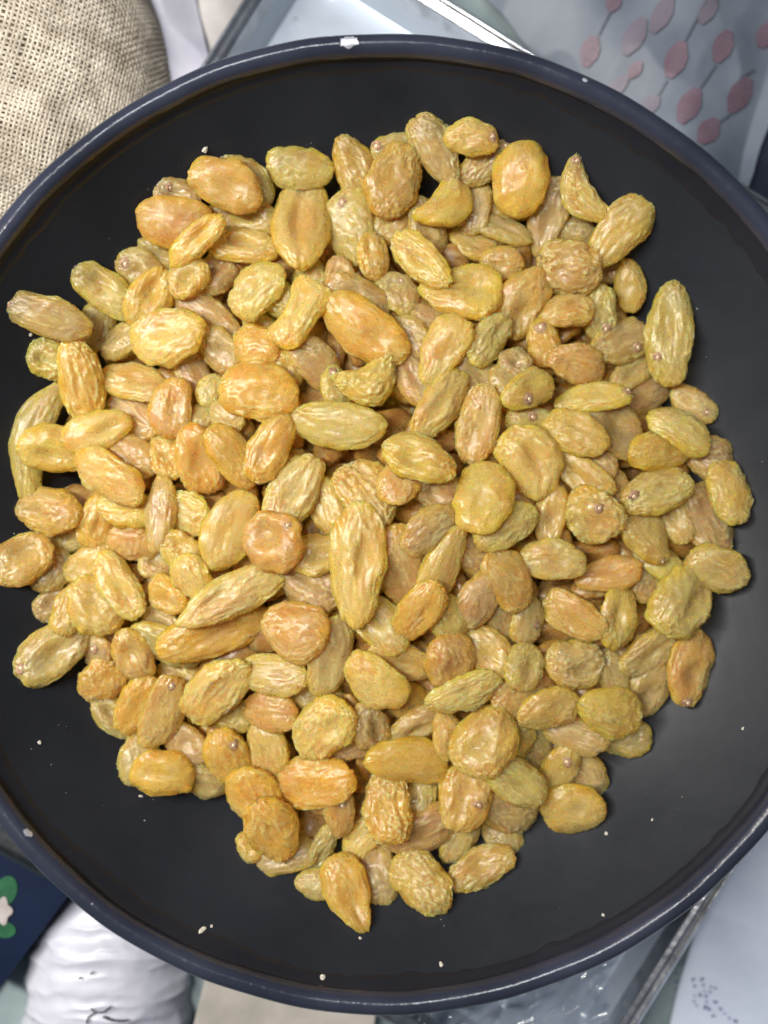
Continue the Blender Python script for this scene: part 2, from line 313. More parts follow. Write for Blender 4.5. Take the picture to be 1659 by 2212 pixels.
# ------------------------------------------------------------------ raisins
# x y length width angle colours layer [flags]  |  label.   Flags: w wrinkled, s smooth, c/C bent, t/T tapered to end/start, x,y after @ a stem scar
CAT = """
945 325 150 85 60 KM 2 wt
1018 297 112 72 5 YP 4 @1060,299 | pale golden raisin with an open stem ring, at the heap's topmost edge
1050 352 115 65 -40 KM 1 w @1090,318
1123 387 147 115 103 Y 4 s | broad flat golden raisin near the heap's upper right edge, no stem
1252 418 150 78 62 PY 4 wc @1243,350 | pale cream crescent shaped raisin folded beside the upper right bowl wall
1335 505 165 95 -48 YK 3 T | big golden raisin jutting out at the heap's upper right shoulder
1184 467 155 78 103 KM 2 t
1245 500 75 60 20 K 0
1230 580 138 110 20 YM 3 w
1312 590 60 38 0 KM 1 @1325,589
1361 617 108 62 80 YK 3 s
1444 720 212 96 92 GK 4 w @1420,770 | very long upright olive raisin against the right bowl wall
1084 570 90 72 10 MY 3
1126 653 150 100 115 YM 3
1222 671 115 75 -15 YM 3 T
994 631 172 118 4 GY 4 T | big yellow green raisin with a pointed left end, upper centre of heap
910 562 160 78 42 YG 4 w | long yellow raisin with deep lengthwise ridges, upper centre of heap
968 440 140 92 -55 YG 4 cs
1027 448 112 62 100 MK 2 @1022,470
851 390 155 110 110 AK 3
768 362 128 84 65 KA 2 T
855 318 92 50 -10 K 1 @812,316
648 366 136 86 8 GK 3
651 491 195 122 95 YP 5 s | very large smooth golden oval raisin standing upright in the upper left heap
756 491 148 95 85 KG 2 @745,440
838 488 100 75 -10 KY 2
805 555 102 68 80 AY 3 w
920 492 110 70 70 MK 0
1020 528 96 58 20 YK 1
1088 495 115 55 22 K 1
1095 450 90 56 20 YK 1 @1107,458
768 650 140 90 30 KM 2
782 710 215 108 38 YA 4 | long peach golden raisin lying diagonally left of the heap's upper centre
645 678 155 92 -60 YP 4 W | bright yellow raisin with a narrow waist, upper left of heap centre
605 648 95 70 45 G 3 w
556 625 135 95 -40 GK 3
671 597 75 72 90 KG 2 T @672,572
733 590 70 55 90 M 0
862 632 95 72 50 K 1 @866,612
490 395 152 100 22 AK 3 s
530 392 120 80 40 K 1
383 425 85 65 15 M 1 @368,408 | small mauve brown raisin with a pale stem, at upper left edge
378 482 152 100 5 MA 3 s | large smooth mauve raisin at the heap's upper left edge
523 468 140 84 8 KY 2
528 530 140 72 8 YK 2
423 520 150 58 -42 Y 5 | slender bright yellow raisin lying across others at upper left
404 597 95 85 -40 YK 3
468 592 90 70 -50 M 1 @458,580
350 548 90 60 20 K 0
308 588 105 80 35 K 2 @273,570
226 626 145 82 40 GK 3
322 648 140 85 -62 Y 3
103 682 175 85 18 KM 4 @24,655 | olive brown raisin pointing at the far left bowl wall
362 730 165 118 -10 YP 5 | broad golden raisin with a crumpled bulge on top, left of heap
210 700 110 62 110 K 0
268 735 100 60 -30 K 0
445 682 150 70 38 M 1
110 776 92 80 20 G 3 w
175 823 175 90 80 YA 4 w | upright honey golden raisin with sharp ridges, left edge of heap
292 825 148 80 14 KY 3
369 880 125 88 100 AM 4 | reddish amber topped raisin, left of heap centre
288 898 125 65 38 M 1 @236,872
209 931 145 78 -18 PY 4 s | pale straw raisin pointing right, left side of heap
72 945 245 76 105 KG 1 c | very long dull olive raisin along the far left edge of heap
112 968 130 95 10 GY 3 s
237 1030 165 92 35 AP 4 | big peach raisin tilted down right, left side of heap
285 985 110 75 30 MA 1
360 988 100 78 60 YA 3 w
430 992 150 95 78 A 4 | deep orange raisin glowing in a hollow, left of heap centre
503 985 150 82 55 YA 5
582 966 155 85 -62 YA 5
560 845 165 122 8 YA 5 | wide golden orange raisin with a creased face, left of heap centre
455 845 72 56 -70 PG 3
415 918 110 62 -35 GK 3 @384,935
490 900 80 70 40 PK 2
553 750 102 85 25 YA 3
560 702 70 52 20 PY 2 w
476 755 100 75 55 MK 2
418 808 110 60 60 M 0
620 800 80 60 80 YA 1
683 782 120 80 45 MK 2
725 832 80 65 70 KG 2 T @715,808
800 828 138 96 -25 YG 4 wwc | crumpled yellow raisin curled like a petal, above heap centre
729 920 202 98 5 GK 4 | long pale olive raisin lying level just above heap centre
890 820 120 62 65 M 2
955 757 155 90 -58 YP 4 T
1056 733 130 72 -52 PG 3 w | pale green raisin with netted wrinkles, right of upper centre
888 728 95 70 40 KM 0
940 688 92 50 15 M 0
1030 812 120 75 45 MK 2
1093 828 85 65 60 K 2
1113 785 72 62 40 KM 2 w @1120,785
1174 741 100 68 80 YA 3 @1168,707
1246 784 122 82 18 MA 3
1140 842 125 75 -28 GY 3 T @1133,866
1280 858 155 66 -6 GY 3 @1354,850
1295 675 110 65 85 KG 2 w @1308,710
1340 740 140 85 -20 KM 2 w @1372,755
1402 845 115 70 -25 M 0
1365 805 100 55 -40 K 0
1497 874 105 62 35 MP 3 @1526,890
1326 927 135 110 40 MK 2
1245 935 140 90 25 YK 3
1155 925 125 80 30 KG 2 @1145,893
1468 930 140 82 33 GP 3
1425 976 140 82 -8 Y 2
1530 985 90 80 30 M 0
1148 994 160 125 60 YP 5 | large round shouldered peach gold raisin right of heap centre
1032 917 168 90 103 YM 5 w | upright golden raisin with a forked ridge, just right of heap centre
950 876 168 85 -52 YP 4
906 990 160 98 20 YG 4 w
862 1043 100 85 -60 AM 3 @892,1018
795 1065 150 108 55 KA 2 ww | tan raisin crinkled all over like paper, at heap centre
636 1057 165 105 -60 KP 4 w
709 1095 125 78 70 YK 3
493 1145 175 105 -65 YP 5 s | bright yellow raisin with a pointed top, left of heap centre
590 1170 135 128 20 AM 5 s @634,1135 | round amber raisin with a dark stem spot, left of heap centre
408 1105 105 85 30 YP 3 w
495 1290 235 90 -28 PK 5 wT | long pale raisin tapering to the lower left, left of heap centre
772 1222 265 120 94 YP 6 w | longest golden raisin, upright at the very centre of the heap
685 1198 105 85 -15 KY 2
665 1265 130 95 35 M 1
635 1365 145 125 15 AM 5 | round amber raisin with a swirled skin, below left of heap centre
460 1368 230 95 -15 AY 3
714 1418 170 88 105 PK 4
588 1457 155 82 5 PK 4
468 1490 175 105 -45 PY 4 w | pale golden raisin folded along its length, lower left of heap
812 1472 150 105 45 YP 4
582 1536 120 82 5 MA 3
500 1540 90 65 30 YG 1
690 1505 110 70 20 PM 2 @722,1520
698 1575 155 115 -45 YP 4 w
575 1615 125 88 75 YK 3
494 1638 130 88 65 YA 3 @505,1597
798 1568 105 78 70 KM 2
752 1612 100 60 -10 M 0
684 1690 170 105 -5 A 4 | deep amber raisin with a dark fold, lower middle of heap
548 1715 130 110 60 AY 4
588 1790 150 108 70 YA 4
733 1758 105 64 85 AM 3 @737,1732 | small peach raisin with a dark round spot, lower part of heap
834 1742 150 105 80 YA 4 ww | golden raisin with shiny crinkled skin, lower middle of heap
785 1808 115 62 -48 PY 3
695 1830 105 50 -60 GK 2 w @676,1862
618 1850 125 60 -15 KM 1
540 1828 60 45 60 Y 1
752 1930 160 95 68 YA 4 t | golden tapered raisin at the heap's bottommost tip
678 1908 75 58 15 KP 2
812 1880 125 78 70 MK 1
912 1906 145 100 45 KY 3 w
1040 1873 145 78 -25 AK 3 w | amber brown raisin at the heap's lower right tip
908 1795 145 88 -20 M 1
993 1815 105 62 -55 KP 2
1002 1722 138 110 105 AK 4 @1030,1733
908 1722 90 55 110 KG 1
878 1641 178 92 8 Y 5 s | bright yellow oval raisin lying level, lower middle of heap
1048 1603 155 125 -50 YK 5 | big plump khaki gold raisin, lower right of heap centre
1108 1605 120 80 -60 Y 3
968 1585 105 72 75 AK 3
1118 1690 150 90 35 GP 4
1098 1748 125 95 25 KM 2
1085 1805 80 55 30 K 0
1238 1746 128 105 -10 KY 3 s | plump khaki raisin alone at the heap's lower right edge
1265 1668 110 70 60 MK 1
1203 1668 135 70 -65 KY 2 @1220,1627
1162 1622 110 60 80 K 0
1316 1537 148 105 15 GY 4 T | plump olive yellow raisin at the heap's lower right shoulder
1355 1595 90 70 -10 K 1
1245 1588 130 72 15 KM 2
1185 1530 135 88 -10 YK 3
1130 1500 140 90 -15 MA 2
1130 1440 100 82 -60 GK 3
1240 1435 132 100 5 MP 4 w @1195,1410
1322 1455 85 55 75 K 0
1398 1490 125 88 115 KM 2
1489 1441 158 98 105 AM 3 @1474,1515 | smooth brown oval raisin at the heap's lower right edge
1408 1408 140 80 -35 K 1
1472 1305 150 125 -50 KG 2
1550 1230 130 92 18 KP 3 | pale khaki raisin standing out at the heap's right edge
1336 1333 132 88 100 YG 3
1240 1333 140 88 35 MY 4 w
1314 1241 138 72 -10 AM 4 s
1395 1160 130 95 60 YK 3 t @1425,1215
1462 1125 90 60 60 KP 1
1418 1062 155 95 -20 GK 4 w @1362,1080 | olive wrinkled raisin with a brown stem hollow, right side of heap
1572 1064 134 92 80 PY 4 w | pale crinkled golden raisin alone against the right bowl wall
1525 1125 140 98 70 M 1
1420 1250 115 85 -15 KM 1
1425 1215 100 60 30 G 1
1282 1115 130 116 30 YP 4 w @1290,1087
1188 1112 120 65 100 MY 2
1262 1030 130 68 35 KY 2
1280 1000 95 65 20 M 1
1330 1060 95 60 60 MA 0
1193 1207 138 84 5 PK 3
1047 1075 158 118 105 GY 5 s | big olive raisin with a smooth face, right of heap centre
1090 1135 145 85 -30 GP 4
928 1143 135 85 -35 KM 3
948 1060 100 80 30 M 0
865 1225 165 100 80 MA 1 | dark reddish raisin sunk deep beside the longest golden raisin
955 1225 190 80 112 KY 4 T
905 1320 150 85 -55 YA 5 | golden raisin leaning down left, below right of heap centre
970 1335 95 85 60 YG 3
1033 1292 125 82 115 M 3
1100 1250 140 95 60 KA 3
1020 1195 90 70 50 M 1
1088 1345 95 65 75 KM 1
1140 1340 100 70 100 K 2 @1156,1350
825 1350 130 85 50 KG 1
970 1428 122 108 95 AM 4 @986,1483
1055 1408 115 85 50 KY 2
1002 1497 165 80 -18 GP 4 w | pale greenish raisin with a frilled edge, below heap centre
870 1430 140 70 20 KA 1
880 1515 110 80 60 YA 2
900 1565 115 65 -30 MK 2
219 1470 100 90 -40 A 3 w | small orange crumpled raisin at the heap's lower left edge
213 1410 75 62 90 M 2 @209,1395
288 1415 120 78 70 KA 3
118 1400 175 102 -42 K 3 @50,1442 | large olive raisin pointing to lower left, at left edge
205 1310 135 105 50 YK 4
148 1318 105 62 105 YK 3
115 1305 75 55 -30 M 1
255 1264 160 78 60 PY 5 w | pale golden raisin with netlike wrinkles, left part of heap
190 1215 110 66 -35 KY 2
48 1208 128 98 -35 YM 4 | golden olive raisin touching the picture's left border
105 1105 138 98 8 KA 4
108 1230 90 80 -40 KM 1
155 1155 90 60 -20 K 0
208 1125 115 72 105 AY 2
272 1100 120 80 10 GY 3
287 1168 100 80 10 MA 2
347 1110 160 66 95 KM 3
390 1190 95 75 40 Y 3 w
415 1248 105 82 70 YP 3
335 1222 72 60 30 MP 3 w
362 1287 95 72 40 AY 3
350 1345 90 55 30 K 1
360 1390 150 75 30 KG 2
297 1523 140 80 -63 YA 3
353 1540 165 84 -68 YM 4 @370,1472 | shiny golden raisin leaning right at the heap's lower left edge
250 1550 100 62 45 K 1
352 1670 128 95 10 Y 4 s | smooth golden oval raisin at the heap's lower left corner
300 1640 100 75 100 K 1
405 1612 105 75 30 M 1
440 1685 90 65 40 K 1
388 1460 90 60 30 K 1
"""
PAL = {'Y': (0.87, 0.64, 0.165), 'P': (0.89, 0.74, 0.31), 'A': (0.87, 0.56, 0.14), 'K': (0.71, 0.57, 0.23),
       'M': (0.72, 0.52, 0.24), 'G': (0.79, 0.69, 0.22)}
CW = {'Y': 'golden', 'P': 'pale', 'A': 'amber', 'K': 'khaki', 'M': 'mauve brown', 'G': 'greenish'}
items = []
for ln in CAT.strip().split('\n'):
    lab = None
    if '|' in ln: ln, lab = [s.strip() for s in ln.split('|')]
    stem = None
    if '@' in ln:
        ln, st = ln.split('@'); stem = tuple(float(q) for q in st.split(','))
    t = ln.split()
    items.append(dict(x=float(t[0]), y=float(t[1]), l=float(t[2]), w=float(t[3]), ang=float(t[4]), col=t[5],
                      layer=int(t[6]), flags=t[7] if len(t) > 7 else '', stem=stem, label=lab))

# --- raisin shapes: unit-sphere grid, dented, bent, tapered and wrinkled
def sphere_grid(nu, nv):
    us = np.linspace(0, math.pi, nu + 1)[1:-1]; vs_ = np.linspace(0, 2*math.pi, nv, endpoint=False)
    uu, vv = np.meshgrid(us, vs_, indexing='ij')
    su = np.sin(uu)**0.77
    p = np.stack([np.cos(uu), su*np.cos(vv), su*np.sin(vv)], -1).reshape(-1, 3)
    p = np.concatenate([[[1, 0, 0]], p, [[-1, 0, 0]]]); f = []
    R = nu - 1
    for j in range(nv): f.append((0, 1 + j, 1 + (j+1) % nv))
    for i in range(R-1):
        for j in range(nv):
            a = 1 + i*nv + j; b = 1 + i*nv + (j+1) % nv; f.append((a, a+nv, b+nv, b))
    e = len(p)-1; base = 1 + (R-1)*nv
    for j in range(nv): f.append((e, base + (j+1) % nv, base + j))
    return p, f
GP, GF = sphere_grid(54, 68)
LP, LF = sphere_grid(18, 14)
def raisin_points(P, a, b, c, seed, flags, rnd):
    n = len(P); off = np.array([seed*7.31 % 200, seed*3.77 % 200, seed*5.13 % 200])
    x, y, z = P[:, 0], P[:, 1], P[:, 2]
    wr = 1.0 + 0.6*flags.count('w') - (0.5 if 's' in flags else 0)
    lump = noise3(P*1.25 + off)*0.11 + noise3(P*2.6 + off + 17)*0.045
    # wrinkles: thin crests that run mostly lengthwise and wander
    wv = np.stack([noise3(P*1.5 + off + 31), noise3(P*1.5 + off + 47), noise3(P*1.5 + off + 59)], 1)
    fl = rnd.uniform(0.55, 1.15); fw = rnd.uniform(3.8, 6.4)
    Q = P*np.array([fl, fw, fw]) + wv*rnd.uniform(0.6, 1.2) + off
    r1 = np.clip(1 - np.abs(noise3(Q))*2.0, 0, 1)**2.0
    Q2 = P*np.array([fl*2.2, fw*1.7, fw*1.7]) + wv*1.6 + off + 83
    r2 = np.clip(1 - np.abs(noise3(Q2))*2.0, 0, 1)**2.0
    patch = 0.45 + 1.0*np.clip(noise3(P*1.4 + off + 101) + 0.35, 0, 1)
    rg = patch*wr*(0.140*(r1 - 0.35) + 0.078*(r2 - 0.35))
    X = x*(1 + 0.35*lump); Y = y*(1 + lump + 0.30*rg); Z = z*(1 + lump) + np.clip(z*3, -1, 1)*rg
    # scalloped, slightly curling margin
    ph = np.arctan2(y, x); mgn = np.clip(1 - np.abs(z), 0, 1)**2
    ring = np.stack([np.cos(ph)*2.6, np.sin(ph)*2.6, np.zeros(n)], 1)
    sc_ = 1 + (0.030*noise3(ring*1.7 + off + 5) + 0.022*wr*noise3(ring*3.4 + off + 6))
    X = X*sc_; Y = Y*sc_; Z = Z + mgn*(0.62*noise3(ring*0.7 + off + 8) + 0.14*noise3(ring*2.0 + off + 12))
    # sunken faces
    for sg in (1, -1):
        dx, dy = rnd.uniform(-.35, .35), rnd.uniform(-.3, .3)
        den = np.exp(-(((x-dx)/rnd.uniform(.3, .6))**2 + ((y-dy)/rnd.uniform(.25, .5))**2))
        Z = Z - np.where(z*sg > 0, 1, 0)*sg*den*rnd.choice([0.1, 0.3, 0.5, 0.8])*np.abs(z)
    # leaf-like outline and thin margin
    Y = Y*(1 - rnd.uniform(0.0, 0.06)*x*x); Z = np.sign(Z)*np.abs(Z)**1.12
    # pinched ends
    for sg in (1, -1):
        t_ = np.clip((x*sg - 0.62)/0.38, 0, 1); pk = rnd.choice([0, 0, 0, 0.12, 0.22]); Y = Y*(1 - pk*t_); Z = Z*(1 - pk*0.7*t_)
    # taper
    tp = rnd.uniform(-0.14, 0.14)
    if 't' in flags: tp = -0.30
    if 'T' in flags: tp = 0.30
    Y = Y*(1 + tp*x); Z = Z*(1 + tp*0.6*x)
    # bend
    bd = rnd.uniform(-0.16, 0.16)
    if 'c' in flags: bd = 1.0
    if 'W' in flags: Y = Y*(0.66 + 0.75*x*x)
    Y = Y + bd*(x*x - 0.35)
    Z = Z + rnd.uniform(-0.12, 0.25)*(0.35 - x*x)
    # outlines are never quite elliptic
    Y = Y + 0.07*noise3(np.stack([x*2.2, np.sign(y)*0.5, np.zeros(n)], 1) + off + 7)
    X = (X - (X.max() + X.min())/2)*2/(X.max() - X.min()); Y = (Y - (Y.max() + Y.min())/2)*2/(Y.max() - Y.min())
    out = np.stack([X*a, Y*b, Z*c], 1)
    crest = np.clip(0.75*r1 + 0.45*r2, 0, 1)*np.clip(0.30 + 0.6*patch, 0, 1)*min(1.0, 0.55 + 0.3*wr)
    blot = 0.5 + 0.55*noise3(P*1.7 + off + 133) + 0.08*noise3(P*4.1 + off + 9)
    stain = 0.5 + 0.55*noise3(P*1.2 + off + 157) + 0.08*noise3(P*4.0 + off + 3)
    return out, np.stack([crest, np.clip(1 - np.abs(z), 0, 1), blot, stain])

# --- heap: each raisin comes to rest on what lies below it (height map of the bowl and the heap so far)
GR = 0.0011; GN = 256; HALF = GN*GR/2
gx = (np.arange(GN) + 0.5)*GR - HALF
XX, YY = np.meshgrid(gx, gx, indexing='ij')
HM = bowl_z(np.hypot(XX, YY)).copy()
def rest(xc, yc, a, b, c, ang, q, maxtilt, extra):
    ca, sa = math.cos(ang), math.sin(ang)
    m = max(a, b); i0 = max(0, int((xc - m + HALF)/GR)); i1 = min(GN, int((xc + m + HALF)/GR) + 2)
    j0 = max(0, int((yc - m + HALF)/GR)); j1 = min(GN, int((yc + m + HALF)/GR) + 2)
    x = XX[i0:i1, j0:j1] - xc; y = YY[i0:i1, j0:j1] - yc
    u = (x*ca + y*sa)/a; v = (-x*sa + y*ca)/b; rr = u*u + v*v; mk = rr < 0.92
    h = HM[i0:i1, j0:j1]
    A = np.stack([x[mk], y[mk], np.ones(mk.sum())], 1)
    co, *_ = np.linalg.lstsq(A, h[mk], rcond=None)
    gxs, gys = co[0] + extra[0], co[1] + extra[1]; g = math.hypot(gxs, gys); mt = math.tan(maxtilt)
    if g > mt: gxs, gys = gxs*mt/g, gys*mt/g
    pl = gxs*x + gys*y; cap = c*np.sqrt(np.clip(1 - rr, 0, 1))
    zc = float(np.quantile((h - pl + cap)[mk], q))
    return zc, gxs, gys, (slice(i0, i1), slice(j0, j1)), pl, cap, mk
def commit(zc, sl, pl, cap, mk):
    sub = HM[sl]; sub[mk] = np.maximum(sub[mk], (zc + pl + cap*0.9)[mk])
def basis(ang, gxs, gys):
    nz = Vector((-gxs, -gys, 1)).normalized(); xa = Vector((math.cos(ang), math.sin(ang), 0))
    xa = (xa - nz*xa.dot(nz)).normalized(); ya = nz.cross(xa)
    return Matrix((xa, ya, nz)).transposed()
OUT = [(400, 350), (560, 320), (780, 290), (950, 255), (1080, 270), (1280, 345), (1400, 440), (1430, 600), (1490, 640), (1500, 820),
       (1545, 880), (1620, 1060), (1615, 1230), (1540, 1440), (1390, 1600), (1300, 1790), (1110, 1850), (970, 1960), (750, 2010),
       (640, 1930), (520, 1850), (480, 1730), (290, 1700), (215, 1560), (170, 1490), (45, 1450), (0, 1230), (35, 1000), (66, 770), (20, 660), (165, 580), (300, 470)]
CXV, CYV = 800.0, 1170.0
oang = np.array([math.atan2(y - CYV, x - CXV) for x, y in OUT]); orad = np.array([math.hypot(x - CXV, y - CYV) for x, y in OUT])
od = np.argsort(oang); oang = oang[od]; orad = orad[od]
def frac(x, y):
    t = math.atan2(y - CYV, x - CXV); r = math.hypot(x - CXV, y - CYV)
    return r/np.interp(t, np.concatenate([oang - 2*math.pi, oang, oang + 2*math.pi]), np.tile(orad, 3))
def target_z(x, y):                   # core of the heap, two raisins below its skin
    f = frac(x, y)
    if f > 0.93: return None
    return -0.0235 + (-0.038 + 0.0235)*f**1.4
core_v = []; core_f = []; core_c = []; core_cr = []
rnd = random.Random(5); fails = 0; ncore = 0
while fails < 260 and ncore < 620:
    f = math.sqrt(rnd.random()); th = rnd.uniform(-math.pi, math.pi)
    rr = f*np.interp(th, oang, orad)
    x = CXV + rr*math.cos(th); y = CYV + rr*math.sin(th)
    tz = target_z(x, y)
    if tz is None: fails += 1; continue
    p = U(x, y, tz); i = int((p.x + HALF)/GR); j = int((p.y + HALF)/GR)
    if not (3 < i < GN-3 and 3 < j < GN-3) or HM[i, j] > tz - 0.003: fails += 1; continue
    fails = 0
    a = rnd.uniform(0.0075, 0.0115); b = a*rnd.uniform(0.52, 0.72); c = b*rnd.uniform(0.55, 0.75); ang = rnd.uniform(0, math.pi)
    zc, gxs, gys, sl, pl, cap, mk = rest(p.x, p.y, a, b, c, ang, 0.78, math.radians(35), (rnd.uniform(-.2, .2), rnd.uniform(-.2, .2)))
    if zc > tz + 0.004: fails += 1; continue
    commit(zc, sl, pl, cap, mk)
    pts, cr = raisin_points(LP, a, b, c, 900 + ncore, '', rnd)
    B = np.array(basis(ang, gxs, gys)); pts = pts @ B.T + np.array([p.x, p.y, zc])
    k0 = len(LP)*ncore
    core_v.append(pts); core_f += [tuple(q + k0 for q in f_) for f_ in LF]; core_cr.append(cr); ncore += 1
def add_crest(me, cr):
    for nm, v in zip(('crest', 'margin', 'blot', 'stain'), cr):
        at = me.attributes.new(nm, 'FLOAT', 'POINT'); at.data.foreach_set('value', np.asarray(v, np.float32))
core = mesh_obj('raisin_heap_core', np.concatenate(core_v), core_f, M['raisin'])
add_crest(core.data, np.concatenate(core_cr, axis=1)); core.color = (0.58, 0.34, 0.10, 1)  # browner than the top raisins: shade of the gaps put into the colour
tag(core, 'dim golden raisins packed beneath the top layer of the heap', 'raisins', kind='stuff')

order = sorted(range(len(items)), key=lambda k: (items[k]['layer'], k))
stem_rings = None
def stem_mesh(rad, rnd):
    vs = []; fs = []; n = 12
    prof_ = [(0.25, -0.25), (0.60, 0.22), (0.95, 0.10), (1.45, -0.30)]
    jit = [1 + rnd.uniform(-.18, .18) for _ in range(n)]
    for k in range(n):
        t = 2*math.pi*k/n
        for r, z in prof_: vs.append((rad*r*jit[k]*math.cos(t), rad*r*jit[k]*math.sin(t), rad*z*0.8))
    for k in range(n):
        for j in range(3):
            a = k*4 + j; b = ((k+1) % n)*4 + j; fs.append((a, b, b+1, a+1))
    return vs, fs
def tip_mesh(rad, rnd):
    vs = [(0, 0, rad*0.28)]; fs = []; n = 8
    for q, (r, z) in enumerate([(0.32, 0.2), (0.48, 0.0), (0.4, -0.4)]):
        for k in range(n):
            t = 2*math.pi*k/n; vs.append((rad*r*math.cos(t)*(1+rnd.uniform(-.25, .25)), rad*r*math.sin(t), rad*(z + rnd.uniform(-.12, .12))))
    for k in range(n): fs.append((0, 1+k, 1+(k+1) % n))
    for q in range(2):
        for k in range(n):
            a = 1+q*n+k; b = 1+q*n+(k+1) % n; fs.append((a, a+n, b+n, b))
    return vs, fs
SPEC = []
for idx in order:
    it = items[idx]; rnd = random.Random(100 + idx)
    ang = -math.radians(it['ang']); z = -0.015
    f = it['flags']; extra = (rnd.uniform(-.2, .2), rnd.uniform(-.2, .2)); cq = rnd.uniform(0.40, 0.56)
    for _ in range(4):
        p = U(it['x'], it['y'], z); s = px_size(z)
        k_ = (1.22, 1.20, 1.14, 1.10, 1.09, 1.08, 1.07)[it['layer']]; a = it['l']*s/2*k_; b = it['w']*s/2*k_*1.02; c = b*cq
        if a > 0.016: c *= 0.9
        zc, gxs, gys, sl, pl, cap, mk = rest(p.x, p.y, a, b, c, ang, (0.62, 0.66, 0.72, 0.80, 0.84, 0.86, 0.86)[it['layer']], math.radians(18), extra)
        z = zc
    commit(zc, sl, pl, cap, mk)
    pts, cr = raisin_points(GP, a, b, c, idx + 1, f, rnd)
    me = bpy.data.meshes.new('raisin'); me.from_pydata(pts.tolist(), [], GF)
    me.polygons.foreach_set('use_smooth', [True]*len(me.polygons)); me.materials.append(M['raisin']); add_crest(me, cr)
    o = bpy.data.objects.new('raisin', me); C.objects.link(o)
    Bm = basis(ang, gxs, gys); o.location = U(it['x'], it['y'], zc); o.rotation_euler = Bm.to_euler()
    col = np.mean([PAL[k] for k in it['col']], axis=0)*rnd.uniform(0.93, 1.05)
    o.color = (float(min(col[0], .95)), float(min(col[1], .9)), float(min(col[2], .8)), 1)
    if it['stem']:
        q = U(it['stem'][0], it['stem'][1], zc); lq = Bm.transposed() @ (q - o.location)
        lx, ly = lq.x, lq.y
        rr = math.hypot(lx/a, ly/b)
        if rr > 0.97: lx, ly = lx*0.97/rr, ly*0.97/rr
        top = pts[:, 2] > -0.15*c
        dd = (pts[:, 0]-lx)**2 + (pts[:, 1]-ly)**2 + np.where(top, 0, 1)
        k = int(np.argmin(dd)); sp = pts[k]; nn = me.vertices[k].normal.copy()
        rad = rnd.uniform(0.0009, 0.0013)
        v_, f_ = stem_mesh(rad, rnd); so = mesh_obj('stem_scar', v_, f_, M['stem'], o)
        so.location = sp; so.rotation_euler = nn.to_track_quat('Z', 'Y').to_euler()
        v_, f_ = tip_mesh(rad, rnd); mesh_obj('stem_tip', v_, f_, M['stem_tip'], so)
    it['obj'] = o

# --- labels: named raisins by hand, the others by look and by their place beside a named one
heroes = [it for it in items if it['label']]
for it in heroes: it['short'] = ' '.join(it['label'].split(',')[0].split()[:8])
for it in heroes:
    L_ = it['label'].split(',')[0]
    for cut in (' lying', ' standing', ' in the upper', ' at the heap', ' near the heap', ' left of', ' pointing', ' against', ' leaning', ' tilted', ' alone', ' jutting',
                ' touching', ' along', ' glowing', ' beside', ' folded', ' sunk', ' upright at', ' tapering', ' curled', ' just'):
        if cut in L_ and len(L_.split(cut)[0].split()) >= 3: L_ = L_.split(cut)[0]
    it['short'] = ' '.join(L_.split()[:8])
cnt = {}
for it in heroes: cnt[it['short']] = cnt.get(it['short'], 0) + 1
def look(it):
    asp = it['l']/it['w']
    size = 'small ' if it['l'] < 92 else ('large ' if it['l'] > 160 else '')
    colr = ' '.join(CW[k] for k in it['col'])
    shp = 'slender ' if asp > 1.9 else ('round ' if asp < 1.25 else '')
    tex = 'wrinkled ' if 'w' in it['flags'] else ('smooth ' if 's' in it['flags'] else '')
    pre = 'half buried ' if it['layer'] == 0 else ''
    return (pre + size + tex + shp + colr).strip() + ' raisin' + (' with stem scar' if it['stem'] else '')
def direction(dx, dy):
    t = (math.degrees(math.atan2(dy, dx)) + 360) % 360
    return ['right of', 'below right of', 'below', 'below left of', 'left of', 'above left of', 'above', 'above right of'][int((t + 22.5)//45) % 8]
used = set(it['label'] for it in heroes)
for it in items:
    if it['label']: lab = it['label']
    else:
        cand = sorted([h for h in heroes if cnt[h['short']] == 1], key=lambda h: math.hypot(h['x']-it['x'], h['y']-it['y']))
        lab = None
        for h in cand[:6]:
            dd = math.hypot(h['x']-it['x'], h['y']-it['y'])
            near = '' if dd > 170 else 'just '
            l_ = look(it) + ' ' + near + direction(it['x']-h['x'], it['y']-h['y']) + ' the ' + h['short']
            w_ = l_.split()
            if len(w_) > 16: l_ = l_.replace(' with stem scar', ''); w_ = l_.split()
            if len(w_) <= 16 and l_ not in used: lab = l_; break
        if lab is None: lab = look(it) + ' %s heap centre' % direction(it['x']-CXV, it['y']-CYV)
    used.add(lab); tag(it['obj'], lab, 'raisin', 'golden raisins heaped in the bowl')

